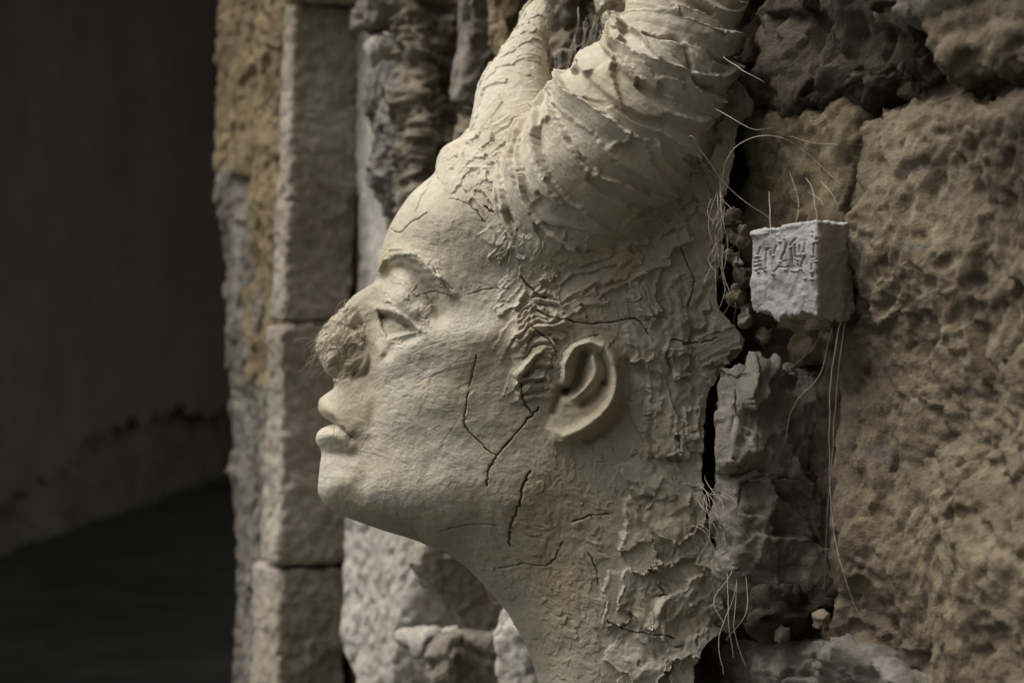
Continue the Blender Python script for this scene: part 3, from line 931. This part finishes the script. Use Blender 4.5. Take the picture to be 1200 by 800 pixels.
# rim: the clay turns in towards the wall
rim_n = 12
rimc = []
for k in range(1, rim_n + 1):
    e = P[:, -1].copy()
    e[:, 1] += k * 0.009
    e[:, 0] += -0.004 * math.sin(k / rim_n * 3) + 0.0015 * noise(np.stack([v_r / 9, v_r * 0 + k * .7, v_r * 0], 1))
    rimc.append(e)
P2 = np.concatenate([P, np.stack(rimc, 1)], 1)
S2 = np.concatenate([Sg, np.repeat(Sg[:, -1:], rim_n, 1)], 1)
nf = P2.shape[1]
far = P[:, ::4].copy()
far[..., 1] = 2 * Y0 - far[..., 1]
far[:, 0] = P[:, 0]
Vall = np.vstack([P2.reshape(-1, 3), far.reshape(-1, 3)])
Fall = np.vstack([grid_faces(NR, nf), grid_faces(NR, far.shape[1], NR * nf, flip=True)])
mesh_obj('head', Vall, Fall, CLAY, head_root, attrs={'stain': np.concatenate([S2.ravel(), Sg[:, ::4].ravel()])})


def tube_clay(name, axis, radii, ns, nphi, painter, cap=True, squash=1.0):
    """rolled clay: axis points (px, py, w in px towards the viewer), radii in px, relief painted in a (length, girth) map"""
    ax = catmull(np.array(axis, float), 16)
    rd = catmull(np.array([[r, 0, 0] for r in radii], float), 16)[:, 0]
    Pa = at(ax[:, 0], ax[:, 1], Y0 - ax[:, 2] * MPX)
    seg = np.concatenate([[0], np.cumsum(np.linalg.norm(np.diff(Pa, axis=0), axis=1))])
    t = np.linspace(0, seg[-1], ns)
    c = np.stack([np.interp(t, seg, Pa[:, k]) for k in range(3)], 1)
    r = np.interp(t, seg, rd) * MPX
    if cap:
        r0 = r[0]
        s_cap = np.clip(t / (r0 * 1.0), 0, 1)
        r = r * np.sqrt(np.maximum(1e-4, 1 - (1 - s_cap) ** 2))
    tan = np.gradient(c, axis=0)
    tan /= np.linalg.norm(tan, axis=1)[:, None]
    vw = np.array((0, -1.0, 0))
    b1 = vw - tan * (tan @ vw)[:, None]
    b1 /= np.linalg.norm(b1, axis=1)[:, None]
    b2 = np.cross(tan, b1)
    ph = np.linspace(0, 2 * np.pi, nphi, endpoint=False) - np.pi
    Lpx = seg[-1] / MPX
    Gpx = 2 * np.pi * float(np.mean(radii))
    st = 0.9
    Tm = np.zeros((int(Gpx / st) + 2, int(Lpx / st) + 2), np.float32)
    painter(Tm, Lpx, Gpx, st)
    LL, PH = np.meshgrid(t / MPX, (ph + np.pi) / (2 * np.pi) * Gpx, indexing='ij')
    rel = bilin(Tm, LL, PH, 0, 0, st) * MPX
    rr = r[:, None] + rel * np.clip(r / (0.3 * r.max()), 0.1, 1)[:, None]
    V = c[:, None] + b1[:, None] * (np.cos(ph)[None, :, None] * rr[..., None]) + b2[:, None] * (np.sin(ph)[None, :, None] * rr[..., None] * squash)
    return mesh_obj(name, V, grid_faces(ns, nphi, wrap=True, flip=True), CLAY, head_root, attrs={'stain': np.zeros(ns * nphi)})


def paint_near(Tm, L, Gp, st):
    h = Gp
    poly = [(0, 0), (L, 0), (L, h), (0, h)]
    af = lambda u, v: min(2.45, max(0.85, 1.62 - 2.7 * (v / h - .5)))
    low = [(0, 0), (L * .55, 0), (L * .55, h), (0, h)]
    for rep_ in range(16):
        dabs(Tm, poly, 4, af, (120, 230), (16, 34), (6, 10), st, 0, 0, bend=.06, rough=.45, spread=.15, bendc=.3, shingle=1.0)
        dabs(Tm, poly, 5, af, (110, 220), (14, 30), (6, 10), st, 0, 0, bend=.06, rough=.45, spread=.15, bendc=.3, shingle=-1.3)
        dabs(Tm, low, 3, af, (110, 220), (12, 26), (8, 13), st, 0, 0, bend=.06, rough=.45, spread=.15, bendc=.35, shingle=-1.3)
    dabs(Tm, low, 16, af, (60, 130), (8, 16), (6, 9), st, 0, 0, bend=.1, rough=.6, spread=.25, bendc=.3, shingle=-1.0)
    dabs(Tm, poly, 30, lambda u, v: 1.4, (5, 14), (3, 8), (2, 4.5), st, 0, 0, spread=1.2)
    X, Yy = np.meshgrid(np.arange(Tm.shape[1]) * st, np.arange(Tm.shape[0]) * st)
    q = np.stack([X.ravel(), Yy.ravel(), np.full(X.size, 7.0)], 1)
    Tm[:] = bilin(Tm, X + (4 * fbm(q, 1 / 45, 2)).reshape(X.shape), Yy + (4 * fbm(q + 50, 1 / 45, 2)).reshape(X.shape), 0, 0, st)
    Tm += (4.0 * fbm(q, 1 / 60, 3) + .35 * fbm(q, 1 / 7, 3)).reshape(Tm.shape)
    P_ = catmull([(L * .55, h * .42), (L * .57, h * .50), (L * .53, h * .58), (L * .55, h * .64)], 8)
    P_ = P_ + rng.normal(size=P_.shape) * .8
    d = polydist(X.astype(np.float32), Yy.astype(np.float32), P_)
    Tm -= 10 * np.exp(-(d / 1.8) ** 2)


def paint_far(Tm, L, Gp, st):
    poly = [(0, 0), (L, 0), (L, Gp), (0, Gp)]
    dabs(Tm, poly, 150, lambda u, v: 1.25, (30, 70), (8, 18), (1.2, 2.8), st, 0, 0, bend=.3, spread=.35, rough=.7)
    X, Yy = np.meshgrid(np.arange(Tm.shape[1]) * st, np.arange(Tm.shape[0]) * st)
    q = np.stack([X.ravel(), Yy.ravel(), np.full(X.size, 3.0)], 1)
    Tm += (2.0 * fbm(q, 1 / 40, 3) + .3 * fbm(q, 1 / 6, 3)).reshape(Tm.shape)


tube_clay('hair_roll', [(606, 300, 14), (652, 244, 64), (698, 190, 96), (738, 136, 104), (779, 80, 94), (806, 22, 72), (824, -40, 50), (850, -110, 20)], [58, 78, 84, 79, 69, 56, 47, 42], 560, 640, paint_near)
tube_clay('hair_roll', [(640, 215, 36), (612, 170, 20), (602, 130, -6), (606, 96, -35), (613, 70, -65), (622, 45, -100), (632, 12, -150)], [52, 58, 47, 38, 29, 21, 17], 300, 300, paint_far)

# ------------------------------------------------------------------ plaque of pale clay with impressed writing
pq = empty('clay_plaque', tuple(at(940, 372, 1.09)), 'small pale grey clay block with impressed letters stuck in the wall', 'plaque')
pTL = at(879, 272, 1.078)
pTR = at(958, 262, 1.045)
e1v = np.array((pTR[0] - pTL[0], pTR[1] - pTL[1], 0.0))
pw_ = np.linalg.norm(e1v)
e1v /= pw_
e3v = np.array((e1v[1], -e1v[0], 0.0))      # outwards
if e3v[1] > 0:
    e3v = -e3v
hgt = 0.5 * (at(0, 258, 1.045)[2] - at(0, 371, 1.045)[2])
thick = 0.034
h = np.array((pw_ / 2, thick / 2, hgt))
v, f = box_grid(h, (0.00042, 0.0007, 0.00042))
rr = 0.0018
qc = np.clip(v, -h + rr, h - rr)
nr_ = (v - qc) / np.maximum(np.linalg.norm(v - qc, axis=1)[:, None], 1e-9)
p = qc + nr_ * rr
sd = p + 9.1
disp = 0.0017 * fbm(sd, 60, 3) + 0.00035 * fbm(sd, 260, 3)
# letters: strokes in a 0..1 plaque square, read from the photograph
strokes = [(112, 252, 92, 300), (75, 325, 110, 322), (70, 350, 112, 345), (70, 375, 115, 370), (80, 405, 105, 400), (150, 270, 150, 390), (150, 270, 180, 265), (130, 395, 160, 390), (225, 250, 205, 300), (185, 300, 215, 415), (250, 380, 215, 415),
           (255, 210, 257, 214), (310, 245, 260, 340), (290, 290, 310, 360), (265, 350, 310, 345), (250, 380, 300, 390), (372, 212, 332, 255), (345, 270, 338, 395), (370, 250, 365, 320), (365, 325, 385, 330), (345, 380, 360, 400), (400, 255, 400, 300),
           (432, 245, 430, 300), (432, 320, 405, 390), (405, 400, 435, 450), (385, 370, 388, 400), (500, 250, 495, 330), (480, 330, 530, 345), (480, 370, 480, 410), (490, 430, 485, 455), (482, 180, 484, 184), (512, 215, 512, 225), (290, 190, 292, 194)]
tu = (p[:, 0] + h[0]) / (2 * h[0])
tv = (h[2] - p[:, 2]) / (2 * h[2])
front = nr_[:, 1] > 0.7
X = (45 + tu * 475).astype(np.float32)
Yt = (100 + tv * 590).astype(np.float32)
bur = np.zeros(len(p))
for (x0, y0, x1, y1) in strokes:
    x0, x1 = min(x0, 512), min(x1, 512)
    d = polydist(X, Yt, [(x0, y0), (x1, y1)])
    disp = np.where(front, disp - 0.0013 * np.exp(-(d / 4.6) ** 2), disp)
    d2 = polydist(X, Yt, [(x1 - 4, y1 + 10), (x1 + 4, y1 + 11)])
    disp = np.where(front, disp + 0.0013 * np.exp(-(d2 / 5.5) ** 2), disp)
rag = fbm(np.stack([p[:, 0] * 110, p[:, 1] * 110, p[:, 0] * 0], 1), 1, 5, .62)
p = p + nr_ * disp[:, None]
low = sstep(-0.55, -1.0, p[:, 2] / h[2])
p[:, 2] += low * (0.003 * rag - 0.001)
top = sstep(0.6, 1.0, p[:, 2] / h[2])
p[:, 2] += top * (0.0012 * rag - 0.0045 * (1 - tu) ** 1.2)
p[:, 2] -= low * 0.0 + (1 - top) * (-0.004) * (1 - tu) * low
ctr = (pTL + pTR) / 2
ctr[2] = at(0, 314, 1.05)[2]
ctr = ctr - e3v * thick / 2
Wp = ctr + p[:, :1] * e1v + p[:, 1:2] * e3v + p[:, 2:] * Zv
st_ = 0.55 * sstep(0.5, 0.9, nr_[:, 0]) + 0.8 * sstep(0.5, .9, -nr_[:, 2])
mesh_obj('block', Wp, f, M_PLAQUE, pq, attrs={'stain': st_})

# ------------------------------------------------------------------ straw fibres
def fibre(pts, rad=0.00026, parent=None, taper=True):
    rad *= 0.72
    c = catmull(np.array([at(x, y, d) for x, y, d in pts]), 8)
    c = c + 0.0006 * np.stack([noise(c * 90 + 5 * k_ + len(pts)) for k_ in range(3)], 1)
    n = len(c)
    tan = np.gradient(c, axis=0)
    tan /= np.linalg.norm(tan, axis=1)[:, None] + 1e-12
    b1 = np.cross(tan, (0.3, 0.9, 0.2))
    b1 /= np.linalg.norm(b1, axis=1)[:, None] + 1e-12
    b2 = np.cross(tan, b1)
    ph = np.linspace(0, 2 * np.pi, 5, endpoint=False)
    r = rad * (1 - 0.6 * np.linspace(0, 1, n) ** 2 if taper else np.ones(n))
    V = c[:, None] + r[:, None, None] * (b1[:, None] * np.cos(ph)[None, :, None] + b2[:, None] * np.sin(ph)[None, :, None])
    return mesh_obj('fibre', V, grid_faces(n, 5, wrap=True), M_FIBRE, parent)


HR, WR, PQ = head_root, wall, pq
fibre([(846, 300, 1.10), (846, 215, 1.09), (856, 180, 1.08), (880, 162, 1.075), (915, 161, 1.07), (945, 180, 1.07), (985, 215, 1.06)], .0003, WR)
fibre([(834, 204, 1.11), (819, 184, 1.10), (808, 163, 1.09), (812, 160, 1.085), (822, 178, 1.085), (860, 225, 1.08), (902, 256, 1.07)], .0003, WR)
fibre([(847, 67, 1.12), (870, 82, 1.09), (896, 96, 1.08)], .0003, WR)
fibre([(836, 126, 1.12), (860, 140, 1.09), (885, 152, 1.08), (905, 150, 1.08)], .00024, WR)
fibre([(901, 225, 1.06), (903, 258, 1.04), (905, 300, 1.035), (919, 328, 1.04)], .00028, PQ)
fibre([(944, 208, 1.07), (953, 228, 1.06), (957, 258, 1.05)], .0003, PQ)
fibre([(962, 212, 1.07), (978, 232, 1.06), (986, 256, 1.06)], .00024, PQ)
fibre([(925, 160, 1.08), (960, 168, 1.07), (1010, 170, 1.06)], .0002, WR)
fibre([(930, 270, 1.05), (936, 240, 1.06), (925, 200, 1.08)], .0002, PQ)
fibre([(972, 258, 1.06), (962, 236, 1.06), (946, 224, 1.08)], .0002, PQ)
fibre([(985, 378, 1.06), (980, 400, 1.05), (974, 440, 1.045), (972, 500, 1.045), (973, 580, 1.045), (980, 640, 1.04), (1000, 705, 1.03), (1022, 742, 1.03)], .0003, PQ)
fibre([(990, 378, 1.06), (984, 420, 1.05), (979, 480, 1.05), (970, 600, 1.05), (965, 690, 1.06)], .0002, PQ)
fibre([(975, 385, 1.06), (960, 440, 1.06), (930, 475, 1.08), (920, 520, 1.09)], .0003, PQ)
fibre([(968, 380, 1.06), (950, 410, 1.07), (915, 440, 1.09)], .0002, PQ)
for kx in range(16):
    x = 846 + rng.normal() * 5
    y = rng.uniform(210, 310)
    l = rng.uniform(40, 110)
    fibre([(x, y, 1.105), (x + rng.normal() * 7, y + l * .4, 1.095), (x + rng.normal() * 9, y + l * .75, 1.09), (x + rng.normal() * 12, y + l, 1.10)], rng.uniform(.00016, .00028), WR)
for kx in range(20):
    x = 830 + rng.normal() * 7
    y = 585 + rng.normal() * 20
    dx = rng.uniform(-10, 28)
    l = rng.uniform(18, 60)
    fibre([(x - 6, y, 1.13), (x + dx * .5 + rng.normal() * 6, y + l * .25, 1.10), (x + dx + rng.normal() * 5, y + l * .7, 1.095), (x + dx + rng.normal() * 4, y + l, 1.10)], rng.uniform(.00018, .0003), HR)
for kx, (x0, l) in enumerate([(848, 130), (852, 150), (857, 140), (866, 110), (845, 90)]):
    fibre([(x0, 640, 1.12), (x0 + 8 + rng.normal() * 3, 640 + l * .3, 1.10), (x0 + rng.normal() * 8, 640 + l * .7, 1.08), (x0 + rng.normal() * 14 + 8, 640 + l, 1.07)], rng.uniform(.0002, .0003), HR)
fibre([(703, 680, 1.135), (706, 705, 1.128), (710, 735, 1.128), (713, 765, 1.13)], .0003, HR)
# nose
fibre([(404, 352, 1.18), (403, 380, 1.175), (401, 410, 1.172), (398, 445, 1.182), (396, 480, 1.172), (391, 506, 1.168), (387, 538, 1.175)], .00024, HR)
for kx in range(54):
    t_ = rng.random()
    x, y = 378 + 34 * t_ + rng.normal() * 6, 402 - 30 * t_ + rng.normal() * 9
    l = rng.uniform(18, 44)
    fibre([(x + l * .5, y - l * .45, 1.186), (x + rng.normal() * 3, y + rng.normal() * 3, 1.178), (x - l * .3 + rng.normal() * 3, y + l * .4 + rng.normal() * 3, 1.18), (x - l * .35 + rng.normal() * 5, y + l * .8, 1.188)], rng.uniform(.00014, .00024), HR)
for pts in ([(374, 402, 1.19), (358, 396, 1.18), (345, 400, 1.18), (338, 412, 1.19)], [(376, 418, 1.19), (362, 424, 1.18), (350, 436, 1.18), (338, 432, 1.18), (331, 424, 1.18)], [(372, 408, 1.19), (366, 424, 1.18), (360, 440, 1.18), (352, 452, 1.18)], [(380, 426, 1.19), (366, 428, 1.18), (357, 420, 1.18), (358, 408, 1.18)], [(384, 430, 1.19), (372, 440, 1.18), (364, 446, 1.18)]):
    fibre(pts, .00018, HR)
# straw in the wall between the hair rolls
for kx in range(26):
    x = 690 + rng.normal() * 12
    y = rng.uniform(8, 60)
    l = rng.uniform(30, 70)
    fibre([(x, y, 1.33), (x - 3 + rng.normal() * 4, y + l * .5, 1.32), (x - 8 + rng.normal() * 8, y + l, 1.34)], rng.uniform(.0002, .0004), WR)

# loose lumps of clay pressed on beside the hair roll and at the foot of the neck
for (xl, xc, xr, yt, yb, dep, sd) in [(694, 706, 746, -8, 12, 1.30, 90), (706, 716, 764, 14, 30, 1.28, 91), (774, 778, 790, 705, 722, 1.13, 92)]:
    pstone(CLAY, head_root, xl, xc, xr, yt, yb, dep, name='clay_lump', r=.003, low=.003, lowf=50, facet=.002, facf=80, fine=.0008, seed=sd, res=.0009, cuts=8, warp=.003)
